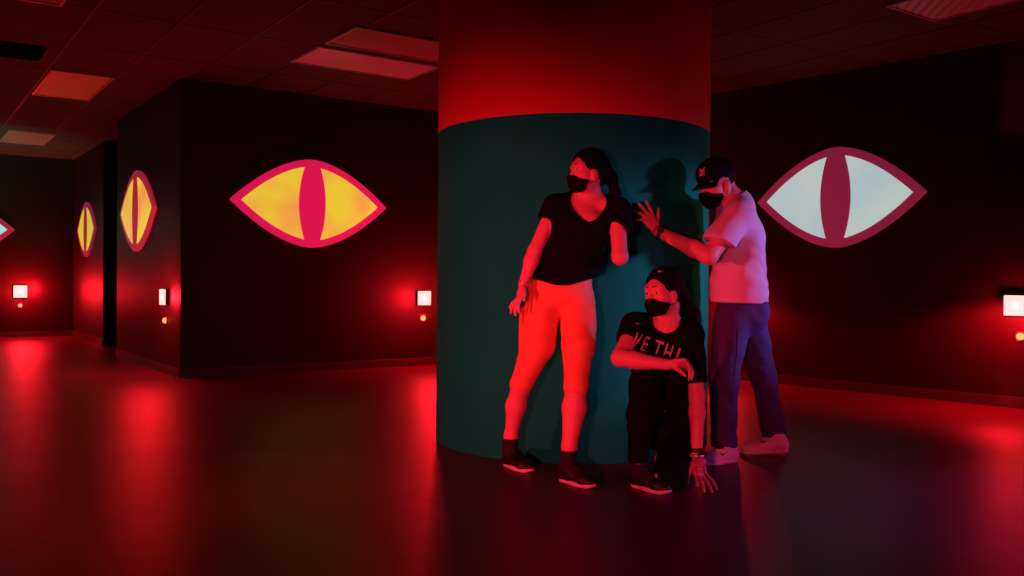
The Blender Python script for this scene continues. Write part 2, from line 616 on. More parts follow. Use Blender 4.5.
class Ell:
    """ellipsoid with axes (columns) and radii"""
    def __init__(s, c, axes, r, tag='', k=.03):
        s.c, s.A, s.r, s.tag, s.k = npv(c), [npv(a) for a in axes], r, tag, k

    def bounds(s, g):
        m_ = max(s.r) + g
        return s.c - m_, s.c + m_

    def f(s, x, y, z, g):
        px, py, pz = x - s.c[0], y - s.c[1], z - s.c[2]
        k0 = 0; k1 = 0
        for a, r in zip(s.A, s.r):
            r = r + g
            q = px * a[0] + py * a[1] + pz * a[2]
            k0 = k0 + (q / r) ** 2; k1 = k1 + (q / (r * r)) ** 2
        k0 = np.sqrt(k0); k1 = np.sqrt(k1) + 1e-6
        return np.maximum(k0 * (k0 - 1) / k1, -min(s.r))


class Flat:
    """tapered limb of elliptical section: half-widths (a along side, b across)"""
    def __init__(s, p0, p1, ab0, ab1, side, tag='', k=.04):
        s.p0, s.p1, s.ab0, s.ab1, s.tag, s.k = npv(p0), npv(p1), ab0, ab1, tag, k
        ba = s.p1 - s.p0; s.L = np.linalg.norm(ba); s.u = ba / s.L
        sd = npv(side); sd = sd - (sd @ s.u) * s.u; s.s = sd / np.linalg.norm(sd); s.w = np.cross(s.u, s.s)

    def bounds(s, g):
        r = max(*s.ab0, *s.ab1) + g
        return np.minimum(s.p0, s.p1) - r, np.maximum(s.p0, s.p1) + r

    def f(s, x, y, z, g):
        px, py, pz = x - s.p0[0], y - s.p0[1], z - s.p0[2]
        h = px * s.u[0] + py * s.u[1] + pz * s.u[2]
        t = np.clip(h / s.L, 0, 1)
        a = s.ab0[0] + t * (s.ab1[0] - s.ab0[0]) + g
        b = s.ab0[1] + t * (s.ab1[1] - s.ab0[1]) + g
        q = px * s.s[0] + py * s.s[1] + pz * s.s[2]
        w = px * s.w[0] + py * s.w[1] + pz * s.w[2]
        e = h - t * s.L
        k0 = np.sqrt((q / a) ** 2 + (w / b) ** 2 + (e / b) ** 2)
        k1 = np.sqrt((q / a ** 2) ** 2 + (w / b ** 2) ** 2 + (e / b ** 2) ** 2) + 1e-6
        return np.maximum(k0 * (k0 - 1) / k1, -b)


class Field:
    def __init__(s, prims, h, grow=0.0, pad=.03, kmul=1.0, room=()):
        los, his = zip(*[p.bounds(grow) for p in list(prims) + list(room)])
        s.lo = np.min(los, axis=0) - pad; s.hi = np.max(his, axis=0) + pad
        s.h = h
        s.n = np.ceil((s.hi - s.lo) / h).astype(int) + 1
        s.D = np.full(tuple(s.n), .25, dtype=f32)
        for p in prims:
            s.add(p, grow, kmul)

    def slab(s, lo, hi):
        i0 = np.clip(np.floor((lo - s.lo) / s.h).astype(int), 0, s.n - 1)
        i1 = np.clip(np.ceil((hi - s.lo) / s.h).astype(int) + 1, 1, s.n)
        sl = tuple(slice(a, b) for a, b in zip(i0, i1))
        ax = [(s.lo[k] + s.h * np.arange(i0[k], i1[k])).astype(f32) for k in range(3)]
        return sl, ax[0][:, None, None], ax[1][None, :, None], ax[2][None, None, :]

    def add(s, p, grow=0.0, kmul=1.0):
        k = max(p.k * kmul, 1e-4)
        lo, hi = p.bounds(grow)
        m_ = k + .03
        sl, x, y, z = s.slab(lo - m_, hi + m_)
        d = p.f(x, y, z, grow).astype(f32)
        o = s.D[sl]
        hh = np.maximum(k - np.abs(o - d), 0) / k
        s.D[sl] = np.minimum(o, d) - hh * hh * k * .25

    def sub(s, p, grow=0.0, k=.01):
        lo, hi = p.bounds(grow)
        sl, x, y, z = s.slab(lo - k - .02, hi + k + .02)
        d = -p.f(x, y, z, grow).astype(f32)
        o = s.D[sl]
        hh = np.maximum(k - np.abs(o - d), 0) / k
        s.D[sl] = np.maximum(o, d) + hh * hh * k * .25

    def xyz(s):
        return s.slab(s.lo, s.hi)[1:]

    def cut(s, fn):
        x, y, z = s.xyz()
        s.D = np.maximum(s.D, np.broadcast_to(fn(x, y, z), s.D.shape)).astype(f32)

    def warp(s, fn):
        x, y, z = s.xyz()
        s.D = (s.D + fn(x, y, z)).astype(f32)

    def plane(s, p, n):
        """keep the side the normal points away from"""
        p, n = npv(p), npv(V(n).normalized())
        s.cut(lambda x, y, z: (x - p[0]) * n[0] + (y - p[1]) * n[1] + (z - p[2]) * n[2])

    def mesh(s):
        D = s.D
        D[0], D[-1], D[:, 0], D[:, -1], D[:, :, 0], D[:, :, -1] = .1, .1, .1, .1, .1, .1
        ins = D < 0
        c = np.zeros(tuple(s.n - 1), np.int8)
        for a in (0, 1):
            for b in (0, 1):
                for d in (0, 1):
                    c += ins[a:s.n[0] - 1 + a, b:s.n[1] - 1 + b, d:s.n[2] - 1 + d]
        act = (c > 0) & (c < 8)
        I = np.argwhere(act)
        idx = np.full(act.shape, -1, np.int64); idx[act] = np.arange(len(I))
        acc = np.zeros((len(I), 3)); cnt = np.zeros(len(I))
        C = [(a, b, d) for a in (0, 1) for b in (0, 1) for d in (0, 1)]
        val = {q: D[I[:, 0] + q[0], I[:, 1] + q[1], I[:, 2] + q[2]] for q in C}
        for q in C:
            for ax in range(3):
                if q[ax]: continue
                r = list(q); r[ax] = 1; r = tuple(r)
                a, b = val[q], val[r]
                mk = (a < 0) != (b < 0)
                t = np.where(mk, a / np.where(mk, a - b, 1), 0)
                pt = np.tile(np.array(q, float), (len(I), 1)); pt[:, ax] += t
                acc[mk] += pt[mk]; cnt += mk
        P = s.lo + s.h * (I + acc / cnt[:, None])
        quads = []
        for ax in range(3):
            b, d = (ax + 1) % 3, (ax + 2) % 3
            sa = [slice(None)] * 3; sb = [slice(None)] * 3
            sa[ax] = slice(0, -1); sb[ax] = slice(1, None)
            A, B = ins[tuple(sa)], ins[tuple(sb)]
            E = np.argwhere(A != B)
            E = E[(E[:, b] > 0) & (E[:, d] > 0) & (E[:, b] < s.n[b] - 1) & (E[:, d] < s.n[d] - 1)]
            fl = A[E[:, 0], E[:, 1], E[:, 2]]
            def cell(ob, od):
                q = E.copy(); q[:, b] -= ob; q[:, d] -= od
                return idx[q[:, 0], q[:, 1], q[:, 2]]
            Q = np.stack([cell(1, 1), cell(0, 1), cell(0, 0), cell(1, 0)], axis=1)
            Q[~fl] = Q[~fl][:, ::-1]
            quads.append(Q)
        Q = np.concatenate(quads)
        Q = Q[(Q >= 0).all(axis=1)]
        return P, Q


def skin(name, F, material, parent=None, origin=None, relax=1):
    P, Q = F.mesh()
    for _ in range(relax):
        S = np.zeros_like(P); N = np.zeros(len(P))
        for a in range(4):
            i, j = Q[:, a], Q[:, (a + 1) % 4]
            np.add.at(S, i, P[j]); np.add.at(N, i, 1)
            np.add.at(S, j, P[i]); np.add.at(N, j, 1)
        P = P * .5 + .5 * S / np.maximum(N, 1)[:, None]
    o = put(name, P, Q, material, parent, origin)
    o['_dummy'] = 0; del o['_dummy']
    return o, P, Q


def folds(amp, freq, seed, flat=1.0):
    """soft cloth folds as a displacement of the field"""
    r = random.Random(seed)
    w = []
    for _ in range(5):
        v = V((r.uniform(-1, 1), r.uniform(-1, 1), r.uniform(-1, 1) * flat)).normalized() * freq * r.uniform(.6, 1.5)
        w.append((v, r.uniform(0, 6.28)))
    def fn(x, y, z):
        t = 0
        for v, p in w:
            t = t + np.sin(x * v.x + y * v.y + z * v.z + p + 1.3 * np.sin(.6 * (x * v.y - y * v.z + z * v.x) + p))
        return (amp / 3 * t).astype(f32)
    return fn


def tube(pts, r, n=8, closed=False):
    pts = [V(p) for p in pts]; N = len(pts); vs, fs = [], []
    for i, p in enumerate(pts):
        d = (pts[(i + 1) % N] - pts[i - 1]) if closed else (pts[min(i + 1, N - 1)] - pts[max(i - 1, 0)])
        d.normalize()
        a = d.orthogonal().normalized() if i == 0 else (a - d * a.dot(d)).normalized()
        b = d.cross(a)
        rr = r(i / (N - 1)) if callable(r) else r
        for k in range(n):
            t = 2 * math.pi * k / n
            vs.append(p + (a * math.cos(t) + b * math.sin(t)) * rr)
    for i in range(N if closed else N - 1):
        j = (i + 1) % N
        for k in range(n):
            fs.append((i * n + k, i * n + (k + 1) % n, j * n + (k + 1) % n, j * n + k))
    if not closed:
        fs.append(tuple(range(n - 1, -1, -1))); fs.append(tuple((N - 1) * n + k for k in range(n)))
    return vs, fs


def ring(c, axis, ra, rb, side, r, w=1.0, n=28):
    """bracelet: a band round the wrist"""
    axis = V(axis).normalized(); s_ = V(side); s_ = (s_ - axis * s_.dot(axis)).normalized(); t_ = axis.cross(s_)
    vs, fs = [], []
    prof = [(-w, 0), (-w, r), (w, r), (w, 0)]
    for k in range(n):
        a = 2 * math.pi * k / n
        e = s_ * (math.cos(a)) + t_ * (math.sin(a))
        q = V(c) + s_ * (ra * math.cos(a)) + t_ * (rb * math.sin(a))
        for u, v in prof:
            vs.append(q + axis * u + e * v)
    for k in range(n):
        j = (k + 1) % n
        for p in range(4):
            fs.append((k * 4 + p, k * 4 + (p + 1) % 4, j * 4 + (p + 1) % 4, j * 4 + p))
    return vs, fs


def hand(wrist, kn, tips_, thumb, back, tg='hand', fr=.0082, palm_t=.013, bend=.25):
    """palm with four jointed fingers and a thumb leaving its side. kn/tips_: index..little; thumb = (root, joint, tip);
    back = normal of the back of the hand"""
    pr = []
    back = V(back).normalized()
    kc = (V(kn[0]) + V(kn[3])) / 2
    side = V(kn[0]) - V(kn[3])
    wd = side.length / 2
    wr = V(wrist)
    pr.append(Flat(wr, wr.lerp(kc, .55), (wd * .72, palm_t * 1.15), (wd * 1.0, palm_t * 1.15), side, tg, .015))
    pr.append(Flat(wr.lerp(kc, .5), wr.lerp(kc, .98), (wd * 1.0, palm_t * 1.1), (wd * 1.02, palm_t * .85), side, tg, .015))
    for i in range(4):
        a, b = V(kn[i]), V(tips_[i])
        L = (b - a).length
        r = fr * (1.0, 1.04, 1.0, .86)[i]
        j1 = a.lerp(b, .45) + back * (L * bend * .45)
        j2 = a.lerp(b, .76) + back * (L * bend * .32)
        pr.append(Cone(wr.lerp(a, .7), a, r * 1.05, r * 1.15, tg, .008))
        pr.append(Cone(a, j1, r * 1.12, r * 1.0, tg, .004))
        pr.append(Cone(j1, j2, r * 1.02, r * .92, tg, .004))
        pr.append(Cone(j2, b, r * .93, r * .74, tg, .004))
    t0, t1, t2 = [V(t) for t in thumb]
    pr.append(Cone(t0, t1, fr * 1.75, fr * 1.25, tg, .014))
    pr.append(Cone(t1, t2, fr * 1.2, fr * .9, tg, .004))
    return pr


class Head:
    def __init__(s, c, f, up, sc):
        s.c = V(c); s.f = V(f).normalized(); up = V(up); s.u = (up - s.f * up.dot(s.f)).normalized(); s.l = s.u.cross(s.f); s.sc = sc
        s.ax = (s.l, s.f, s.u)

    def P(s, x, y, z):
        return s.c + (s.l * x + s.f * y + s.u * z) * s.sc

    def E(s, x, y, z, rx, ry, rz, k=.03, tg='head'):
        return Ell(s.P(x, y, z), s.ax, (rx * s.sc, ry * s.sc, rz * s.sc), tg, k)

    def K(s, a, b, r0, r1, k=.012, tg='head'):
        return Cone(s.P(*a), s.P(*b), r0 * s.sc, r1 * s.sc, tg, k)

    def local(s, x, y, z):
        q = [x - s.c.x, y - s.c.y, z - s.c.z]
        return [(q[0] * a.x + q[1] * a.y + q[2] * a.z) / s.sc for a in (s.l, s.f, s.u)]

    def cranium(s): return s.E(0, -.014, .034, .074, .094, .084)

    def face(s):
        return [s.E(0, .028, -.018, .063, .068, .078), s.E(0, .034, -.06, .052, .052, .046), s.E(0, .076, -.088, .020, .018, .019),
                s.E(.036, .062, -.022, .022, .022, .02), s.E(-.036, .062, -.022, .022, .022, .02)]

    def nose(s):
        return [s.K((0, .094, .010), (0, .115, -.030), .0085, .0125), s.E(.012, .104, -.033, .008, .010, .007, .01), s.E(-.012, .104, -.033, .008, .010, .007, .01)]

    def prims(s):
        p = [s.cranium()] + s.face() + s.nose()
        p += [s.K((-.040, .072, .032), (.040, .072, .032), .012, .012, .03), s.E(0, .097, -.055, .022, .010, .006, .01), s.E(0, .094, -.066, .019, .010, .007, .01)]
        for g in (-1, 1):
            p += [s.E(g * .074, .008, -.024, .011, .021, .031, .012), s.E(g * .072, .014, -.048, .008, .01, .012, .01)]
        return p

    def sockets(s):
        return [s.E(g * .031, .104, .008, .017, .017, .011) for g in (-1, 1)]

    def eyes(s, parent, O):
        for g in (-1, 1):
            vs, fs = [], []
            c = s.P(g * .031, .082, .007); R_ = .0118 * s.sc
            n, mm = 16, 12
            for i in range(mm + 1):
                a = math.pi * i / mm
                for k in range(n):
                    b = 2 * math.pi * k / n
                    vs.append(c + s.f * (R_ * math.cos(a)) + (s.l * math.cos(b) + s.u * math.sin(b)) * (R_ * math.sin(a)))
            for i in range(mm):
                for k in range(n):
                    fs.append((i * n + k, i * n + (k + 1) % n, (i + 1) * n + (k + 1) % n, (i + 1) * n + k))
            o = put('eye', vs, fs, [MEYEW, MIRIS], parent, O)
            for q, pl in enumerate(o.data.polygons):
                if q < 2 * n: pl.material_index = 1
            br = [s.P(g * (.014 + .036 * t), .099 - .026 * t * t, .039 + .003 * math.sin(t * 3.0) - .005 * t) for t in [i / 7 for i in range(8)]]
            v, f = tube(br, lambda t: .0026 * s.sc * (1 - .6 * t), 6)
            put('eyebrow', v, f, MHAIR, parent, O)

    def mask(s, parent, O, h=.0035):
        F = Field(s.face() + s.nose() + [s.E(0, .088, -.05, .03, .022, .035, .03)], h, grow=.0065, kmul=1.4)
        def cutter(x, y, z):
            a, b, c = s.local(x, y, z)
            top = c - (-.014 - .42 * np.abs(a) - 2.0 * a * a)
            return np.maximum(np.maximum(top, .042 - b + .25 * np.abs(c + .05)), -.112 - c) * s.sc
        F.cut(cutter)
        F.warp(lambda x, y, z: (.0012 * np.sin(s.local(x, y, z)[2] * 330)).astype(f32))
        o, _, _ = skin('face_mask', F, MMASK, parent, O, 1)
        for g in (-1, 1):
            pts = [s.P(g * .061, .044, -.032), s.P(g * .074, .018, -.016), s.P(g * .082, -.004, .006), s.P(g * .084, -.018, -.006), s.P(g * .078, -.014, -.042), s.P(g * .068, .012, -.060), s.P(g * .054, .044, -.068)]
            v, f = tube(pts, .0018, 6)
            put('ear_loop', v, f, MMASK, o, V((0, 0, 0)) + O)
        return o


def shoe(parent, O, heel, dr, L, W_, mu, ms, up=0.0, roll=0.0, hh=.105, logo=None):
    """trainer: heel = ground point under the heel, dr = toe direction, up = heel lift angle"""
    d = V(dr); d.z = 0; d.normalize()
    s_ = V((d.y, -d.x, 0)) * -1
    d2 = d * math.cos(up) - Z * math.sin(up); u2 = d * math.sin(up) + Z * math.cos(up)
    H0 = V(heel) + Z * (math.sin(up) * L * .72)

    def Q(x, y, z): return H0 + d2 * (x * L) + s_ * (y * W_) + u2 * z
    # sole: outline swept in slices, thicker at the heel
    n = 26; vs, fs = [], []
    ring_n = 10
    for i in range(n + 1):
        t = i / n
        hw = W_ * .5 * (.74 + .30 * math.sin(min(1, max(0, (t - .28) / .62)) * math.pi) ** 1.2) * (1 - abs(2 * t - 1) ** 7) ** .5
        zt = .030 - .012 * t + .008 * max(0, t - .8) / .2 + (.012 * (1 - t / .12) if t < .12 else 0)
        zb = .001 + (.016 * ((t - .82) / .18) ** 2 if t > .82 else 0) + (.006 * (1 - t / .08) if t < .08 else 0)
        pr = [(-1, zb + .004), (-1, zt - .003), (-.94, zt), (-.4, zt), (.4, zt), (.94, zt), (1, zt - .003), (1, zb + .004), (.9, zb), (-.9, zb)]
        for a, b in pr:
            vs.append(H0 + d2 * (t * L) + s_ * (a * max(hw, .002)) + u2 * b)
    for i in range(n):
        for k in range(ring_n):
            fs.append((i * ring_n + k, i * ring_n + (k + 1) % ring_n, (i + 1) * ring_n + (k + 1) % ring_n, (i + 1) * ring_n + k))
    fs.append(tuple(range(ring_n))); fs.append(tuple(n * ring_n + k for k in range(ring_n - 1, -1, -1)))
    pr = [Flat(Q(.15, 0, .045), Q(.42, 0, .045), (.39 * W_, .045), (.42 * W_, .042), s_, '', .03),
          Flat(Q(.42, 0, .042), Q(.72, 0, .034), (.42 * W_, .042), (.46 * W_, .028), s_, '', .03),
          Flat(Q(.72, 0, .034), Q(.90, 0, .030), (.46 * W_, .028), (.34 * W_, .020), s_, '', .03),
          Cone(Q(.15, 0, .05), Q(.17, 0, hh - .012), .036, .034, '', .03), Cone(Q(.30, 0, .07), Q(.24, 0, hh - .01), .036, .032, '', .03)]
    F = Field(pr, .004)
    F.plane(Q(0, 0, .014), -u2)
    F.plane(Q(.1, 0, hh), u2 - d2 * .10)
    up_, P_, Q_ = skin('shoe', F, mu, parent, O, 1)
    put('sole', vs, fs, ms, up_, O)
    # laces across the vamp
    for i in range(4):
        x = .36 + .075 * i
        zz = .087 - .0105 * i - (.006 if i == 3 else 0)
        v, f = tube([Q(x, -.26, zz - .014), Q(x - .01, -.12, zz - .001), Q(x - .012, 0, zz + .003), Q(x - .01, .12, zz - .001), Q(x, .26, zz - .014)], .0028, 6)
        put('lace', v, f, ms if mu is MSHOEW else MSOCK, up_, O)
    if mu is MSHOEB:
        Ft = Field([Cone(Q(.15, 0, .05), Q(.17, 0, hh - .012), .043, .040, '', .03)], .0035)
        Ft.plane(Q(.085, 0, .06), d2 + u2 * .25)
        Ft.plane(Q(0, 0, .040), -u2); Ft.plane(Q(0, 0, hh - .012), u2)
        skin('heel_tab', Ft, MSOLE, up_, O, 1)
    return up_, Q


def project(shapes, plane_o, rx, uy, n, tree, lift=.0016):
    """drop flat shapes (lists of verts2d, faces) onto a garment along -n"""
    vs, fs = [], []
    for v2, f2 in shapes:
        b0 = len(vs)
        for a, b in v2:
            p = plane_o + rx * a + uy * b
            hit = tree.ray_cast(p + n * .25, -n, .6)
            vs.append((hit[0] + hit[1] * lift * (1 if hit[1].dot(n) > 0 else -1)) if hit[0] is not None else p)
        fs += [tuple(i + b0 for i in f) for f in f2]
    return vs, fs


def text2d(body, size, spacing=1.0, cuts=3):
    c = bpy.data.curves.new('lettering', 'FONT'); c.body = body; c.size = size; c.space_character = spacing; c.offset = size * .012
    o = bpy.data.objects.new('lettering', c); COL.objects.link(o)
    bpy.context.view_layer.update()
    me = bpy.data.meshes.new_from_object(o.evaluated_get(bpy.context.evaluated_depsgraph_get()))
    bpy.data.objects.remove(o); bpy.data.curves.remove(c)
    bm = bmesh.new(); bm.from_mesh(me)
    bmesh.ops.triangulate(bm, faces=bm.faces)
    bmesh.ops.remove_doubles(bm, verts=bm.verts, dist=1e-5)
    for _ in range(cuts):
        es = [e for e in bm.edges if e.calc_length() > .008]
        if es: bmesh.ops.subdivide_edges(bm, edges=es, cuts=1); bmesh.ops.triangulate(bm, faces=bm.faces)
    bm.verts.index_update()
    out = ([(v.co.x, v.co.y) for v in bm.verts], [tuple(v.index for v in f.verts) for f in bm.faces])
    bm.free(); bpy.data.meshes.remove(me)
    return out


def tick2d(L):
    """a small curved tick emblem"""
    up = [(0, .20), (.06, .08), (.18, .03), (.34, .06), (.6, .16), (1.0, .34)]
    lo = [(.6, .10), (.34, -.03), (.20, -.10), (.08, -.09), (0, -.01), (-.03, .09)]
    pts = [(a * L, b * L) for a, b in up + lo]
    return pts, [tuple(range(len(pts)))]



# ================================================================== woman leaning on the pillar
H_ = .0042


def build_leaning_woman():
    O = at(560, 478, 4.62); O.z = 0
    pelv, waist, chest = at(560, 291, 4.69), at(569, 258, 4.72), at(580, 224, 4.71)
    nb, hb = at(590, 198, 4.72), at(591, 180, 4.68)
    fr = V((-.12, -1, .0)).normalized(); sd = V((1, -.12, 0)).normalized()
    shL, shR = at(555, 208, 4.69), at(617, 210, 4.66)
    elL, wrL = at(535, 251, 4.63), at(523.5, 284, 4.62)
    elR = at(620, 257, 4.57)
    wrR = at(619.5, 257, 4.80)
    torso = [Flat(pelv, waist, (.160, .108), (.128, .090), sd, 'torso', .05), Flat(waist, chest, (.128, .090), (.148, .104), sd, 'torso', .05),
             Flat(chest, at(587, 206, 4.72), (.148, .104), (.115, .075), sd, 'torso', .05),
             Cone(shL, at(583, 201, 4.72), .048, .042, 'torso', .05), Cone(shR, at(596, 201, 4.72), .048, .042, 'torso', .05),
             Ell(chest + fr * .075 - sd * .07 + Z * -.025, (sd, fr, Z), (.062, .05, .062), 'torso', .05),
             Ell(chest + fr * .075 + sd * .07 + Z * -.025, (sd, fr, Z), (.062, .05, .062), 'torso', .05)]
    neck = [Cone(at(588, 204, 4.72), hb, .052, .049, 'neck', .04)]
    hpL, hpR = at(543.5, 305, 4.69), at(577.5, 305, 4.68)
    kL, kR = at(521.5, 384, 4.60), at(576, 386, 4.49)
    aL, aR = at(509.5, 452, 4.70), at(567, 466, 4.46)
    legs = [Cone(hpL, at(537.5, 345, 4.645), .092, .086, 'leg', .03), Cone(at(537.5, 345, 4.645), kL, .086, .049, 'leg', .02),
            Cone(kL, at(516, 406, 4.66), .049, .049, 'leg', .03), Cone(at(516, 406, 4.66), at(511, 436, 4.70), .049, .032, 'leg', .03), Cone(at(511, 436, 4.70), aL, .036, .034, 'leg', .02),
            Cone(hpR, at(578.5, 345, 4.58), .090, .083, 'leg', .012), Cone(at(578.5, 345, 4.58), kR, .083, .053, 'leg', .012),
            Cone(kR, at(574.5, 408, 4.50), .053, .054, 'leg', .03), Cone(at(574.5, 408, 4.50), at(569.5, 446, 4.47), .060, .037, 'leg', .03), Cone(at(569.5, 446, 4.47), aR, .037, .034, 'leg', .02)]
    butt = [Ell(at(546, 296, 4.74), (sd, fr, Z), (.085, .085, .090), 'leg', .03), Ell(at(577, 296, 4.74), (sd, fr, Z), (.085, .085, .090), 'leg', .03)]
    dL, dR = V((.55, -.80, 0)), V((.62, -.75, 0))
    heelL, heelR = ground(506, 465.5), ground(561, 480.5)
    feet = [Cone(aL, V((heelL.x, heelL.y, .05)) + dL * .13, .033, .028, 'foot', .03), Cone(aR, V((heelR.x, heelR.y, .05)) + dR * .13, .033, .028, 'foot', .03)]
    arms = [Cone(shL, elL, .044, .036, 'arm', .03), Cone(elL, elL.lerp(wrL, .3), .036, .037, 'arm', .02), Cone(elL.lerp(wrL, .3), wrL, .037, .025, 'arm', .02),
            Cone(shR, elR, .045, .039, 'arm', .03), Cone(elR, elR.lerp(wrR, .3), .039, .037, 'arm', .02), Cone(elR.lerp(wrR, .3), wrR, .037, .026, 'arm', .02)]
    # near hand hanging on the thigh
    hd = (at(514, 314, 4.60) - wrL).normalized()
    sp = V((.25, -.95, .1)).normalized(); sp = (sp - hd * sp.dot(hd)).normalized()
    bk = hd.cross(sp)
    if bk.x > 0: bk = -bk
    kn = [wrL + hd * .085 + sp * .033, wrL + hd * .09 + sp * .011, wrL + hd * .087 - sp * .012, wrL + hd * .08 - sp * .033]
    tp = [kn[0] + hd * .068 + sp * .014 - bk * .012, kn[1] + hd * .078 + sp * .006 - bk * .004, kn[2] + hd * .074 - sp * .010 + bk * .012, kn[3] + hd * .056 - sp * .024 + bk * .018]
    th = (wrL + hd * .025 + sp * .024, wrL + hd * .055 + sp * .05 - bk * .008, wrL + hd * .085 + sp * .058 - bk * .014)
    hands = hand(wrL, kn, tp, th, bk)
    # other hand flat on the pillar behind her
    def onp(px, py, off): return pillar_hit(px, py, off)
    k4 = [onp(615, 245, .017), onp(618, 244, .017), onp(621, 244.5, .017), onp(624, 247, .017)]
    t4 = [onp(613, 231, .015), onp(617.5, 229, .015), onp(622, 230, .015), onp(625.5, 235, .015)]
    wrP = onp(620, 259, .024)
    thp = (onp(616, 254, .018), onp(613.5, 249, .017), onp(612, 243, .016))
    hands += hand(wrP, k4, t4, thp, V(((wrP - PC).x, (wrP - PC).y, 0)), fr=.0078)
    arms += [Cone(wrR, wrP, .026, .025, 'arm', .02)]
    h = Head(at(588.5, 172, 4.66), V((-.90, -.48, -.05)), V((-.06, 0, 1)), .95)
    F = Field(torso + neck + legs + butt + feet + arms + hands + h.prims(), H_)
    for q in h.sockets(): F.sub(q)
    o, _, _ = skin('person', F, MSKIN, None, O, 1)
    tag(o, 'standing woman in a black t-shirt and orange leggings, leaning against the pillar', 'person', 'people posing at the pillar')
    h.eyes(o, O); h.mask(o, O)
    # hair: swept back with a ponytail
    Fh = Field([h.E(0, -.018, .038, .087, .106, .096), h.E(0, -.070, .0, .062, .058, .075)], .0045, room=[Cone(at(612, 178, 4.71), at(620, 216, 4.68), .04, .03)])
    Fh.sub(h.E(0, .118, -.020, .078, .092, .114), k=.015)
    Fh.sub(h.E(0, .01, -.075, .11, .06, .058), k=.015)
    def strands(x, y, z):
        a, b, c = h.local(x, y, z)
        return (.0016 * np.sin(np.arctan2(a, c + .05) * 46)).astype(f32)
    Fh.warp(strands)
    for q in [Cone(h.P(0, -.115, .03), at(612, 178, 4.73), .026, .028, '', .02), Cone(at(612, 178, 4.71), at(615, 194, 4.71), .029, .028, '', .02),
              Cone(at(615, 194, 4.71), at(618, 214, 4.68), .028, .014, '', .02)]:
        Fh.add(q)
    hr, _, _ = skin('hair', Fh, MHAIR, o, O, 1)
    v, f = ring(h.P(0, -.108, .042), h.f * -1 + h.u * -.2, .02, .02, h.l, .006, .006); put('hair_tie', v, f, MBLK, hr, O)
    # t-shirt
    sl = [Cone(shL, shL.lerp(elL, .30), .056, .058, '', .03, V((-.35, -.1, -1))), Cone(shR + V((.004, 0, 0)), shR.lerp(elR, .42) + V((.010, .012, 0)), .058, .066, '', .03, V((-.75, -.5, -1)))]
    body = [Flat(at(559.5, 288, 4.695), at(569, 260, 4.71), (.172, .122), (.155, .110), sd, '', .05), Flat(at(569, 260, 4.71), chest, (.155, .110), (.160, .114), sd, '', .05)] + torso[2:]
    Fs = Field(sl + body, .0045, grow=.006)
    zc = npv(at(562, 283, 4.60))
    Fs.warp(folds(.004, 34, 3))
    Fs.cut(lambda x, y, z: zc[2] - .012 + .35 * np.maximum(0, np.abs(x - zc[0]) - .03) ** 1.1 - z)
    nc = npv(at(589, 201, 4.62)); nd = npv(at(588.5, 220, 4.6))
    def scoop(x, y, z):
        r_ = (x - nc[0]) / .092; q_ = (z - nc[2]) / np.where(z < nc[2], .108, .16)
        return np.where(y < 4.735, (1 - (np.abs(r_) ** 1.5 + np.abs(q_) ** 1.5) ** .667) * .08, -.1)
    Fs.cut(scoop)
    skin('t_shirt', Fs, MBLK, o, O, 1)
    # leggings to below the knee, with thigh pockets
    pk = [Ell(at(522, 326, 4.66), (sd, fr, Z), (.016, .05, .10), '', .02), Ell(at(591.5, 326, 4.62), (sd, fr, Z), (.018, .05, .10), '', .02)]
    Fl = Field(torso[:1] + [l for l in legs if l.p1[2] > .2] + butt, .0042, grow=.003)
    for q in pk: Fl.add(q)
    Fl.cut(lambda x, y, z: .452 - z)
    Fl.cut(lambda x, y, z: z - (pelv.z + .06))
    Fl.warp(folds(.0015, 60, 5))
    skin('leggings', Fl, MORG, o, O, 1)
    # socks and shoes
    for a_, top, hl, d_ in ((aL, at(511, 438, 4.70), heelL, dL), (aR, at(569, 450, 4.465), heelR, dR)):
        Fk = Field([Cone(top, a_, .040, .038, '', .02), Cone(a_, V((hl.x, hl.y, .056)) + d_ * .13, .037, .031, '', .02)], .004)
        Fk.cut(lambda x, y, z, t=top.z: z - t)
        skin('sock', Fk, MSOCK, o, O, 1)
        shoe(o, O, hl, d_, .245, .092, MSHOEB, MSOLE, hh=.10)
    v, f = ring(wrL.lerp(elL, .03), elL - wrL, .028, .026, sp, .004, .004); put('bracelet', v, f, MMET, o, O)
    return o


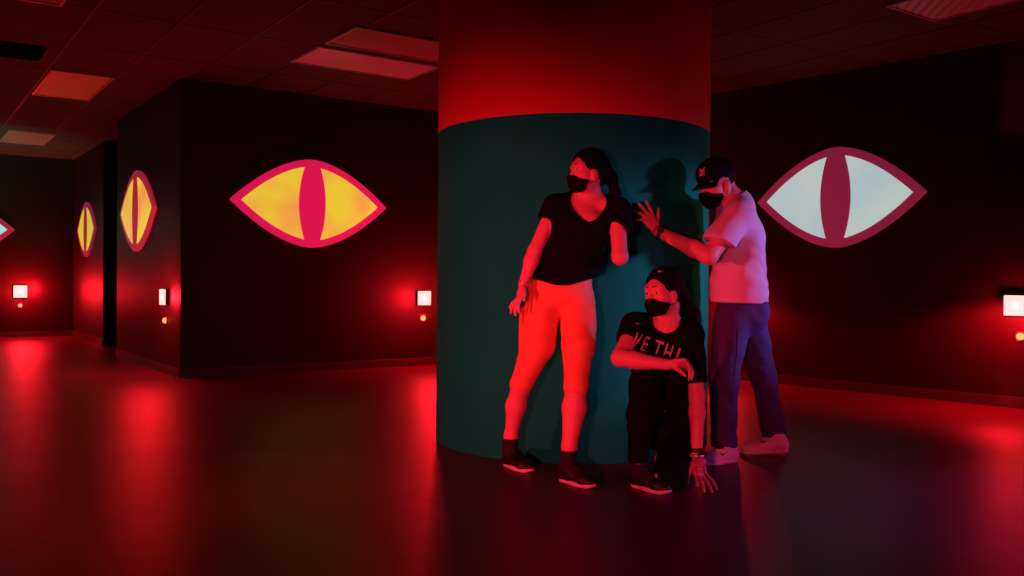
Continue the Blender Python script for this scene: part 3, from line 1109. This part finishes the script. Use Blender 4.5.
# ================================================================== man pushing on the pillar
def build_man():
    O = at(742, 455, 5.15); O.z = 0
    fw = V((-.975, -.22, 0)).normalized(); sd = V((.22, -.975, 0)).normalized()   # sd = his left, towards the viewer
    pelv, waist, chest, up_ = at(740.5, 316, 5.13), at(739, 288, 5.12), at(738.5, 240, 5.10), at(735.5, 212, 5.09)
    nb, hb = at(731, 200, 5.08), at(724, 186, 5.07)
    shL, shR = at(740, 214, 4.915), at(735, 211, 5.25)
    elL, wrL = at(709, 256, 4.82), at(660, 232.5, 4.925)
    elR, wrR = at(722, 252, 5.30), pillar_hit(703, 250, .05)
    torso = [Flat(pelv, waist, (.155, .112), (.148, .110), sd, 'torso', .05), Flat(waist, chest, (.148, .110), (.168, .118), sd, 'torso', .05),
             Flat(chest, up_, (.168, .118), (.150, .092), sd, 'torso', .05), Cone(shL, nb, .056, .052, 'torso', .05), Cone(shR, nb, .056, .052, 'torso', .05)]
    neck = [Cone(at(732, 204, 5.08), hb, .060, .056, 'neck', .04)]
    hpL, hpR = at(733, 318, 5.05), at(748, 318, 5.21)
    kL, kR = at(724, 379, 5.0), at(764, 380, 5.24)
    aL, aR = at(724, 449, 5.05), at(774.5, 436, 5.27)
    legs = [Cone(hpL, kL, .098, .060, 'leg', .05), Cone(kL, kL.lerp(aL, .35), .060, .058, 'leg', .03), Cone(kL.lerp(aL, .35), aL, .058, .042, 'leg', .03),
            Cone(hpR, kR, .098, .060, 'leg', .05), Cone(kR, kR.lerp(aR, .35), .060, .058, 'leg', .03), Cone(kR.lerp(aR, .35), aR, .058, .042, 'leg', .03),
            Ell(at(752, 312, 5.1), (fw, sd, Z), (.08, .13, .1), 'leg', .05)]
    dL, dR = V((-.86, -.50, 0)), V((-.93, .36, 0))
    heelL, heelR = ground(736, 461), ground(789, 456)
    feet = [Cone(aL, V((heelL.x, heelL.y, .055)) + dL.normalized() * .14, .036, .03, 'foot', .03), Cone(aR, V((heelR.x, heelR.y, .07)) + dR.normalized() * .14, .036, .03, 'foot', .03)]
    arms = [Cone(shL, elL, .054, .046, 'arm', .03), Cone(elL, elL.lerp(wrL, .3), .046, .046, 'arm', .02), Cone(elL.lerp(wrL, .3), wrL, .046, .029, 'arm', .02),
            Cone(shR, elR, .054, .046, 'arm', .03), Cone(elR, wrR, .046, .03, 'arm', .02)]
    g = lambda px, py, off=.019: pillar_hit(px, py, off)
    wp = g(657, 230.5, .03)
    kn = [g(652.2, 213.5, .016), g(648.2, 214, .017), g(644.6, 216, .016), g(642.2, 219.5, .015)]
    tp = [g(646, 201.5, .010), g(637.6, 203.3, .010), g(633.0, 210, .010), g(633.2, 220.2, .010)]
    th = (g(656, 223, .02), g(658.2, 217, .016), g(658.6, 208.5, .011))
    bk = V(((wp - PC).x, (wp - PC).y, 0)).normalized()
    hands = hand(wp, kn, tp, th, bk, bend=.10, fr=.0088, palm_t=.014)
    arms += [Cone(wrL, wp, .029, .027, 'arm', .02)]
    kn2 = [g(698, 244), g(699.5, 247.5), g(700.5, 251), g(701.2, 254.5)]
    tp2 = [g(691, 240), g(691, 245), g(692, 251), g(695, 256)]
    hands += hand(g(704.5, 250, .03), kn2, tp2, (g(703, 246, .02), g(701.5, 241.5), g(699, 237.5)), V((.5, -.5, 0)), bend=.1, fr=.0085)
    arms += [Cone(wrR, g(704.5, 250, .03), .03, .027, 'arm', .02)]
    h = Head(at(717, 183, 5.05), V((-.80, -.53, -.33)), V((-.26, -.12, 1)), 1.10)
    F = Field(torso + neck + legs + feet + arms + hands + h.prims(), H_)
    for q in h.sockets(): F.sub(q)
    o, _, _ = skin('person', F, MSKIN, None, O, 1)
    tag(o, 'man in a cap, pale t-shirt and blue jeans pushing on the pillar with his palm', 'person', 'people posing at the pillar')
    h.eyes(o, O); h.mask(o, O)
    # short hair under the cap
    Fh = Field([h.E(0, -.016, .030, .079, .099, .088)], .0045)
    def hc(x, y, z):
        a, b, c = h.local(x, y, z)
        return np.maximum(np.maximum(b - (.02 - .25 * np.abs(c)), c - .055), -.035 - .45 * (b + .03) - c)
    Fh.cut(hc)
    Fh.sub(h.E(.078, .004, -.02, .03, .03, .04), k=.008); Fh.sub(h.E(-.078, .004, -.02, .03, .03, .04), k=.008)
    skin('hair', Fh, MHAIR, o, O, 1)
    # cap: crown, brim, button, emblem
    Fc = Field([h.E(0, -.010, .040, .087, .106, .092), h.E(0, .03, .055, .07, .06, .062)], .0045, grow=.002)
    def cc(x, y, z):
        a, b, c = h.local(x, y, z)
        return (.029 - .15 * (b - .03) - c) * h.sc
    Fc.cut(cc)
    Fc.warp(lambda x, y, z: (-.0010 * np.abs(np.cos(3 * np.arctan2(h.local(x, y, z)[0], h.local(x, y, z)[1] + .01))) ** 18).astype(f32))
    cp, P_, Q_ = skin('cap', Fc, MCAP, o, O, 1)
    vs, fs = [], []
    nu, nv = 20, 6
    for lay in (0, 1):
        for i in range(nu + 1):
            a = math.radians(-54 + 108 * i / nu)
            for j in range(nv + 1):
                t = j / nv
                rx, ry = .089 + .004 * t, .106 + .072 * t * math.cos(a) ** .6
                x, y = rx * math.sin(a), -.010 + ry * math.cos(a)
                z = .031 - .15 * (min(y, .10) - .03) - .010 * t - 2.0 * x * x * t - lay * .004
                vs.append(h.P(x, y, z))
    M_ = (nu + 1) * (nv + 1)
    for lay in (0, 1):
        for i in range(nu):
            for j in range(nv):
                q = lay * M_ + i * (nv + 1) + j
                fs.append((q, q + 1, q + nv + 2, q + nv + 1))
    rim = [i * (nv + 1) for i in range(nu)] , [i * (nv + 1) + nv for i in range(nu)]
    for i in range(nu):
        for off in (0, nv):
            q = i * (nv + 1) + off; fs.append((q, q + nv + 1, q + nv + 1 + M_, q + M_))
    for j in range(nv):
        for i in (0, nu):
            q = i * (nv + 1) + j; fs.append((q, q + 1, q + 1 + M_, q + M_))
    put('brim', vs, fs, MCAP, cp, O)
    bt = h.P(0, -.010, .134)
    Fb = Field([Ell(bt, h.ax, (.010, .010, .006), '')], .0025); skin('button', Fb, MCAP, cp, O, 0)
    tree = BVHTree.FromPolygons([V(p) for p in P_], [tuple(int(i) for i in q) for q in Q_])
    nrm = (h.f * .95 + h.l * .18 + h.u * .25).normalized()
    rx = nrm.cross(h.u) * -1
    if rx.dot(h.l) > 0: rx = -rx
    rx.normalize(); uy = rx.cross(nrm) * -1
    if uy.dot(h.u) < 0: uy = -uy
    pc = h.P(.012, .10, .080)
    N_, Y_ = text2d('N', .050, cuts=2), text2d('Y', .064, cuts=2)
    cen = lambda s_, dx, dy: ([(a - (max(p[0] for p in s_[0]) + min(p[0] for p in s_[0])) / 2 + dx, b - (max(p[1] for p in s_[0]) + min(p[1] for p in s_[0])) / 2 + dy) for a, b in s_[0]], s_[1])
    v, f = project([cen(N_, 0, -.001), cen(Y_, 0, .003)], pc, rx, uy, nrm, tree, .0022)
    put('emblem', v, f, MPRINT, cp, O, smooth=False)
    # t-shirt
    sl = [Cone(shL + V((0, 0, .004)), shL.lerp(elL, .66) + V((-.004, 0, -.004)), .070, .084, '', .035, V((-.35, -.1, -1))), Cone(shR, shR.lerp(elR, .55), .066, .072, '', .03, True)]
    body = [Flat(at(738.5, 300, 5.12), at(738.5, 288, 5.12), (.168, .144), (.162, .142), sd, '', .05), Flat(at(738.5, 288, 5.12), chest, (.162, .142), (.172, .126), sd, '', .05)] + torso[2:]
    Fs = Field(sl + body, .0045, grow=.006)
    Fs.warp(folds(.0055, 30, 11))
    def creases(x, y, z):
        return (.0026 * np.sin(z * 80 + 16 * (x - 1.2) + 2.8 * np.sin(17 * x + 13 * y + 11 * z)) * np.exp(-((z - 1.0) / .18) ** 2)).astype(f32)
    Fs.warp(creases)
    zh = at(741, 303, 5.0).z
    Fs.cut(lambda x, y, z: zh - .02 * (x - 1.25) - z)
    Fs.add(Cone(at(738, 204, 5.09), at(731, 196, 5.08), .085, .075, '', .04))
    Fs.plane(at(731, 196.5, 5.08), V((-.42, -.10, .9)))
    Fs.sub(Cone(at(733, 206, 5.08), at(724, 184, 5.06), .062, .066, '', .01), k=.006)
    ts, _, _ = skin('t_shirt', Fs, MPINK, o, O, 1)
    # jeans
    kn_ = [Cone(hpL, kL, .102, .074, '', .05), Cone(kL, aL, .074, .070, '', .05), Cone(hpR, kR, .100, .068, '', .03), Cone(kR, aR, .068, .068, '', .03), legs[-1],
           Flat(pelv, waist, (.155, .112), (.15, .112), sd, '', .05)]
    Fj = Field(kn_, .0045, grow=.004)
    Fj.warp(folds(.0045, 42, 23))
    def knees(x, y, z):
        return (.0016 * np.sin(z * 120 + 22 * x + 2 * np.sin(18 * x) + 3 * np.sin(9 * y + 14 * z)) * (np.exp(-((z - .50) / .10) ** 2) + 1.2 * np.exp(-((z - .16) / .07) ** 2))).astype(f32)
    Fj.warp(knees)
    uL, uR = (kL - aL).normalized(), (kR - aR).normalized()
    def hems(x, y, z):
        dl = (x - aL.x) * uL.x + (y - aL.y) * uL.y + (z - aL.z) * uL.z
        dr = (x - aR.x) * uR.x + (y - aR.y) * uR.y + (z - aR.z) * uR.z
        near = (x - aL.x) ** 2 + (y - aL.y) ** 2 < (x - aR.x) ** 2 + (y - aR.y) ** 2
        return np.where(z > .45, -1, np.where(near, .022 - dl, .004 - dr))
    Fj.cut(hems)
    Fj.cut(lambda x, y, z: z - (waist.z - .03))
    jn, P_, Q_ = skin('jeans', Fj, MJEAN, o, O, 1)
    # back pocket and side pocket seams
    tr = BVHTree.FromPolygons([V(p) for p in P_], [tuple(int(i) for i in q) for q in Q_])
    def seam(pix, r=.0022, m_=MJEAN):
        pts = []
        for px, py in pix:
            d = ray(px, py).normalized(); hit = tr.ray_cast(CAM, d, 12)
            if hit[0] is not None: pts.append(hit[0] + hit[1] * .001)
        if len(pts) > 2:
            v, f = tube(pts, r, 6); put('seam', v, f, m_, jn, O)
    seam([(731, 308), (727, 314), (721.5, 318)]); seam([(737, 308), (738, 330), (737, 355), (734, 380), (732, 405), (731, 430)])
    for a_, hl, d_, upa in ((aL, heelL, dL, .0), (aR, heelR, dR, .10)):
        Fk = Field([Cone(a_ + Z * .03, a_ - Z * .01, .044, .040, '', .02), Cone(a_ - Z * .01, V((hl.x, hl.y, .075)) + d_.normalized() * .12, .039, .033, '', .02)], .0045)
        skin('sock', Fk, MSOCK, o, O, 1)
        up2, Qf = shoe(o, O, hl, d_, .285, .105, MSHOEW, MSOLE, up=upa, hh=.112)
        # small curved tick on the outer side
        tk, tf = tick2d(.06)
        dd = d_.normalized(); sdv = V((dd.y, -dd.x, 0))
        if sdv.y > 0: sdv = -sdv
        tshoe = BVHTree.FromPolygons([v_.co + O for v_ in up2.data.vertices], [tuple(p_.vertices) for p_ in up2.data.polygons])
        po = V((hl.x, hl.y, .058 + math.sin(upa) * .2)) + dd * .155
        v, f = project([(tk, tf)], po, -dd, Z, sdv, tshoe, .002)
        put('emblem', v, f, MWATCH, up2, O, smooth=False)
    fa = (elL - wrL).normalized()
    v, f = ring(wrL.lerp(elL, .02), fa, .033, .030, Z, .005, .011); wb = put('watch', v, f, MWATCH, o, O)
    q = wrL.lerp(elL, .02) + (bk - fa * bk.dot(fa)).normalized() * .034
    b1 = (Z - fa * Z.dot(fa)).normalized(); b2 = (bk - fa * bk.dot(fa)).normalized()
    v, f = box_vf(q, fa, b1, b2, (-.018, -.016, -.003), (.018, .016, .008)); bevel(put('watch_case', v, f, MWATCH, wb, O, smooth=False), .003)
    return o


# ================================================================== woman crouching in front
def build_crouching_woman():
    O = at(662, 492, 4.36); O.z = 0
    fr = V((-.10, -1, -.12)).normalized(); sd = V((1, -.08, -.13)).normalized()
    pelv, waist, chest = at(664, 424, 4.60), at(662, 392, 4.55), at(661, 352, 4.46)
    nb, hb = at(667, 326, 4.43), at(670, 306, 4.41)
    shA, shB = at(635, 326, 4.39), at(690, 334, 4.42)     # A: her right, on the photo's left
    elA, wrA = at(620, 358, 4.22), at(667, 364.5, 4.11)
    elB, wrB = at(697, 396, 4.37), at(697, 452, 4.335)
    torso = [Flat(pelv, waist, (.155, .115), (.125, .092), sd, 'torso', .05), Flat(waist, chest, (.125, .092), (.142, .102), sd, 'torso', .05),
             Flat(chest, at(664, 333, 4.43), (.142, .102), (.11, .072), sd, 'torso', .05), Cone(shA, at(662, 325, 4.43), .046, .042, 'torso', .05), Cone(shB, at(671, 327, 4.43), .046, .042, 'torso', .05),
             Ell(chest + fr * .07 - sd * .066 - Z * .02, (sd, fr, Z), (.06, .048, .06), 'torso', .05), Ell(chest + fr * .07 + sd * .066 - Z * .02, (sd, fr, Z), (.06, .048, .06), 'torso', .05)]
    neck = [Cone(at(666, 330, 4.43), hb, .050, .048, 'neck', .04)]
    hpA, hpB = at(648, 424, 4.58), at(680, 426, 4.58)
    kA, aA = at(644, 384, 4.17), at(637, 470, 4.30)
    kB = V((at(671, 482, 4.27).x, 4.29, .066)); aB = V((kB.x + .03, 4.68, .075))
    legs = [Cone(hpA, kA, .092, .058, 'leg', .05), Cone(kA, kA.lerp(aA, .35), .058, .058, 'leg', .03), Cone(kA.lerp(aA, .35), aA, .058, .036, 'leg', .03),
            Cone(hpB, kB, .092, .058, 'leg', .05), Cone(kB, kB.lerp(aB, .35), .058, .057, 'leg', .03), Cone(kB.lerp(aB, .35), aB, .057, .036, 'leg', .03),
            Ell(pelv + V((0, .05, -.01)), (sd, Y, Z), (.16, .11, .11), 'leg', .05)]
    dA_, heelA = V((.62, -.78, 0)), ground(632.5, 486)
    toeB = V((aB.x + .01, 4.74, .028))
    feet = [Cone(aA, V((heelA.x, heelA.y, .05)) + dA_ * .13, .034, .028, 'foot', .03), Cone(aB, V((aB.x, 4.64, .03)), .034, .028, 'foot', .03)]
    arms = [Cone(shA, elA, .044, .038, 'arm', .03), Cone(elA, elA.lerp(wrA, .3), .039, .038, 'arm', .02), Cone(elA.lerp(wrA, .3), wrA, .038, .025, 'arm', .02),
            Cone(shB, elB, .044, .037, 'arm', .03), Cone(elB, elB.lerp(wrB, .3), .038, .038, 'arm', .02), Cone(elB.lerp(wrB, .3), wrB, .038, .026, 'arm', .02)]
    # hand spread on the floor
    gz = lambda px, py, z: ground(px, py, z)
    kn = [gz(694.5, 473, .055), gz(698.5, 475.5, .056), gz(702.5, 475.8, .052), gz(705.6, 473.6, .046)]
    tp = [gz(697.5, 486.5, .008), gz(704.5, 491.8, .008), gz(712.0, 492.2, .008), gz(717.2, 489.8, .008)]
    th = (gz(692.5, 464, .11), gz(689, 473, .06), gz(687.3, 483, .009))
    hands = hand(wrB, kn, tp, th, V((.25, -.75, .6)), bend=.16, fr=.0082)
    # relaxed hand hanging off the knee
    k2 = [at(683.5, 359.5, 4.055), at(686.5, 361.5, 4.07), at(688.2, 364.5, 4.09), at(688.2, 368, 4.115)]
    t2 = [at(690.5, 372.0, 4.02), at(692.8, 376.0, 4.045), at(691.6, 379.5, 4.075), at(688.8, 380.0, 4.11)]
    th2 = (at(674, 366.5, 4.08), at(680, 371.0, 4.055), at(685, 375.5, 4.04))
    hands += hand(wrA, k2, t2, th2, V((.55, -.4, .75)), bend=.30, fr=.0078)
    h = Head(at(663.5, 292.5, 4.38), V((-.74, -.66, -.12)), V((-.12, .02, 1)), .95)
    F = Field(torso + neck + legs + feet + arms + hands + h.prims(), H_)
    for q in h.sockets(): F.sub(q)
    o, _, _ = skin('person', F, MSKIN, None, O, 1)
    tag(o, 'crouching woman in a black lettered t-shirt, one hand spread on the floor', 'person', 'people posing at the pillar')
    h.eyes(o, O); h.mask(o, O)
    Fh = Field([h.E(0, -.018, .038, .087, .106, .096), h.E(0, -.070, .0, .062, .058, .072)], .0045, room=[Cone(at(692, 305, 4.47), at(695, 326, 4.48), .045, .04)])
    Fh.sub(h.E(0, .118, -.020, .078, .092, .114), k=.015)
    Fh.sub(h.E(0, .01, -.075, .11, .06, .058), k=.015)
    def strands(x, y, z):
        a, b, c = h.local(x, y, z)
        return (.0016 * np.sin(np.arctan2(a, c + .05) * 46)).astype(f32)
    Fh.warp(strands)
    for q in [Cone(h.P(0, -.095, .0), h.P(0.01, -.135, -.025), .030, .030, '', .02), Cone(h.P(0.01, -.135, -.025), at(692.5, 313, 4.47), .034, .030, '', .02),
              Cone(at(694.5, 313, 4.47), at(695, 324, 4.48), .026, .014, '', .02)]:
        Fh.add(q)
    hr, _, _ = skin('hair', Fh, MHAIR, o, O, 1)
    v, f = ring(h.P(0, -.100, .006), h.f * -1 + h.u * -.4, .02, .02, h.l, .006, .006); put('hair_tie', v, f, MBLK, hr, O)
    cl = h.P(.03, .045, .112)
    v, f = tube([h.P(.040, .035, .108), h.P(.036, .045, .112), h.P(.030, .054, .111)], .0045, 8); put('hair_clip', v, f, MMET, hr, O)
    # t-shirt
    sl = [Cone(shA, shA.lerp(elA, .48), .058, .060, '', .03, True), Cone(shB, shB.lerp(elB, .80), .056, .056, '', .03, True)]
    body = [Flat(at(663, 408, 4.58), waist, (.150, .112), (.140, .108), sd, '', .05), Flat(waist, chest, (.140, .108), (.152, .112), sd, '', .05)] + torso[2:]
    Fs = Field(sl + body, .0045, grow=.006)
    Fs.warp(folds(.0035, 34, 31))
    Fs.cut(lambda x, y, z: .30 - z)
    nc = npv(at(665, 322, 4.40))
    def crew(x, y, z):
        r_ = (x - nc[0]) / .066; q_ = (z - nc[2]) / np.where(z < nc[2], .052, .16)
        return np.where(y < 4.45, (1 - (np.abs(r_) ** 1.7 + np.abs(q_) ** 1.7) ** .588) * .06, -.1)
    Fs.cut(crew)
    ts, P_, Q_ = skin('t_shirt', Fs, MBLK, o, O, 1)
    tr = BVHTree.FromPolygons([V(p) for p in P_], [tuple(int(i) for i in q) for q in Q_])
    # lettering: reads down to the right with the tilt of her chest
    ang = math.radians(-20)
    n_ = V((0, -1, 0)); rx = V((math.cos(ang), 0, math.sin(ang))); uy = V((-math.sin(ang), 0, math.cos(ang)))
    px_m = 4.36 / FPX
    p0 = at(636.2, 350, 4.2)
    letters = []
    def put_text(body_, dx, dy, size, squeeze=.72):
        v2, f2 = text2d(body_, size)
        x0 = min(a for a, b in v2)
        letters.append(([((a - x0) * squeeze + dx, b + dy) for a, b in v2], f2))
    u = px_m
    for ch, dx, sq in (('V', -3.6, .48), ('E', 8.2, .60), ('T', 20.0, .60), ('H', 31.0, .52), ('I', 43.0, .8)):
        put_text(ch, dx * u, 0, .112, sq)
    v, f = project(letters, p0, rx, uy, n_, tr, .0022)
    put('lettering', v, f, MPRINT, ts, O, smooth=False)
    second = []
    letters = second
    for dx in (-2.5, 4.5, 11.5):      # tops of a half-hidden second line
        pts = [(dx * u, -6.5 * u), (dx * u + .003, -4.6 * u), (dx * u + .014, -4.6 * u), (dx * u + .018, -6.5 * u), (dx * u + .013, -6.5 * u), (dx * u + .010, -5.7 * u), (dx * u + .006, -5.7 * u), (dx * u + .004, -6.5 * u)]
        second.append((pts, [tuple(range(len(pts)))]))
    v, f = project(second, p0, rx, uy, n_, tr, .0022)
    put('lettering', v, f, MPRINTD, ts, O, smooth=False)
    tk, tf = tick2d(.030)
    v, f = project([(tk, tf)], at(638.8, 324.5, 4.2), rx, uy, n_, tr, .0022); put('emblem', v, f, MPRINT, ts, O, smooth=False)
    # trousers
    Fl = Field(torso[:1] + legs, .0045, grow=.007)
    Fl.warp(folds(.003, 45, 41))
    Fl.cut(lambda x, y, z: z - .36 - np.where(y < 4.42, 1, 0))
    Fl.cut(lambda x, y, z: np.where((y < 4.40) & (x < aA.x + .09), aA.z + .04 - z, -1) + 0 * (x + y + z))
    Fl.plane(V((aB.x, 4.70, .08)), V((0, 1, 0)))
    Fl.cut(lambda x, y, z: .004 - z)
    skin('leggings', Fl, MBLK2, o, O, 1)
    Fk = Field([Cone(aA.lerp(kA, .2), aA, .040, .040, '', .02), Cone(aA, V((heelA.x, heelA.y, .056)) + dA_ * .13, .038, .031, '', .02)], .0045)
    skin('sock', Fk, MSOCK, o, O, 1)
    shoe(o, O, heelA, dA_, .245, .092, MSHOEB, MSOLE, hh=.10)
    Ff = Field([Flat(V((aB.x, 4.66, .05)), V((aB.x + .005, 4.76, .055)), (.036, .045), (.04, .04), X, '', .03), Cone(V((aB.x + .005, 4.76, .06)), V((aB.x, 4.74, .10)), .035, .03, '', .03),
                Flat(V((aB.x, 4.70, .045)), V((aB.x, 4.62, .035)), (.04, .035), (.044, .026), X, '', .03)], .0045)
    Ff.cut(lambda x, y, z: .002 - z)
    skin('shoe', Ff, MSHOEB, o, O, 1)
    fa = (elB - wrB).normalized()
    v, f = ring(wrB.lerp(elB, .03), fa, .031, .029, X, .005, .010); wb = put('watch', v, f, MWATCH, o, O)
    v, f = box_vf(wrB.lerp(elB, .03) + V((0.01, -.031, 0)), fa, X, V((0, -1, 0)), (-.016, -.015, -.003), (.016, .015, .007)); bevel(put('watch_case', v, f, MWATCH, wb, O, smooth=False), .003)
    v, f = ring(wrB - fa * .018, fa, .031, .024, X, .004, .006); put('bracelet', v, f, MMET, o, O)
    return o


build_leaning_woman()
build_man()
build_crouching_woman()

# ------------------------------------------------------------------ light and world
def area(name, loc, tgt, color, power, sx, sy):
    l = bpy.data.lights.new(name, 'AREA'); l.shape = 'RECTANGLE'; l.size = sx; l.size_y = sy
    l.color = color; l.energy = power
    o = bpy.data.objects.new(name, l); COL.objects.link(o); o.location = loc
    d = (V(tgt) - V(loc)).normalized()
    o.rotation_euler = d.to_track_quat('-Z', 'Y').to_euler()
    return o


# red floods standing low behind the camera
point('red_flood_light', (-0.9, -1.2, 0.85), (1.0, 0.029, 0.070), 900, .12, ((0.40, 5.2, 0.62), math.radians(29), 1.0))
point('red_flood_light', (-4.6, 1.0, 0.9), (1.0, 0.029, 0.065), 1250, .12, ((-0.1, 5.2, 0.85), math.radians(31), 1.0))
point('red_flood_light', (5.6, 3.7, 1.15), (1.0, 0.03, 0.20), 110, .10, ((0.9, 5.1, 1.0), math.radians(50), .9))
# added unseen red lights in the open room, for wall lamps out of frame
for q, pw_ in (((-6.5, 5.0, 0.7), 40), ((-4.0, 2.0, 0.7), 40), ((-9.5, 9.5, 0.7), 12), ((6.6, 3.2, 0.7), 10)):
    point('red_lamp_or_fill', q, RED, pw_, .08)
tE1, zE1 = WE.hit(85, 292)
point('red_lamp_or_fill', WE.pt(tE1 + .95, .80, .60), RED, 34, .06)  # added red light hung before the far side wall to redden it
# aimed spots for unseen eye panels on the right, plus added colour tints
point('cool_spot_light', (6.2, 4.2, 1.7), (0.50, 0.25, 1.0), 680, .2, ((1.50, 5.0, 1.05), math.radians(15), .5))
point('cool_spot_light', (6.4, 3.6, 1.9), (0.50, 0.14, 1.0), 520, .3, ((3.3, 3.8, 0.0), math.radians(36), 1.0))  # added violet spot that tints the floor at the right
point('cool_spot_light', (5.0, 6.4, 1.9), (0.60, 0.80, 1.0), 45, .3, ((1.0, 5.9, 1.0), math.radians(40), 1.0))
point('magenta_fill_spot', (-3.4, 5.6, 0.7), (1.0, 0.01, 0.22), 60, .1, (gpt(2.85, -5.4), math.radians(32), 1.0))  # added spot from below, turns the pale ceiling panel magenta
point('green_fill_spot', (-8.3, 9.5, 1.0), (0.15, 1.0, 0.50), 320, .3, ((-8.6, 12.0, 3.0), math.radians(80), 1.0))  # added upward spot, gives the far left ceiling its green tint
w_ = bpy.data.worlds.new('world'); scene.world = w_; w_.use_nodes = True
w_.node_tree.nodes['Background'].inputs[0].default_value = (0.004, 0.001, 0.0015, 1)
w_.node_tree.nodes['Background'].inputs[1].default_value = 0.0
vsx = scene.view_settings
vsx.view_transform = 'Standard'; vsx.look = 'None'; vsx.exposure = 0.0; vsx.gamma = 1.0; vsx.use_curve_mapping = False
scene.cycles.use_denoising = True
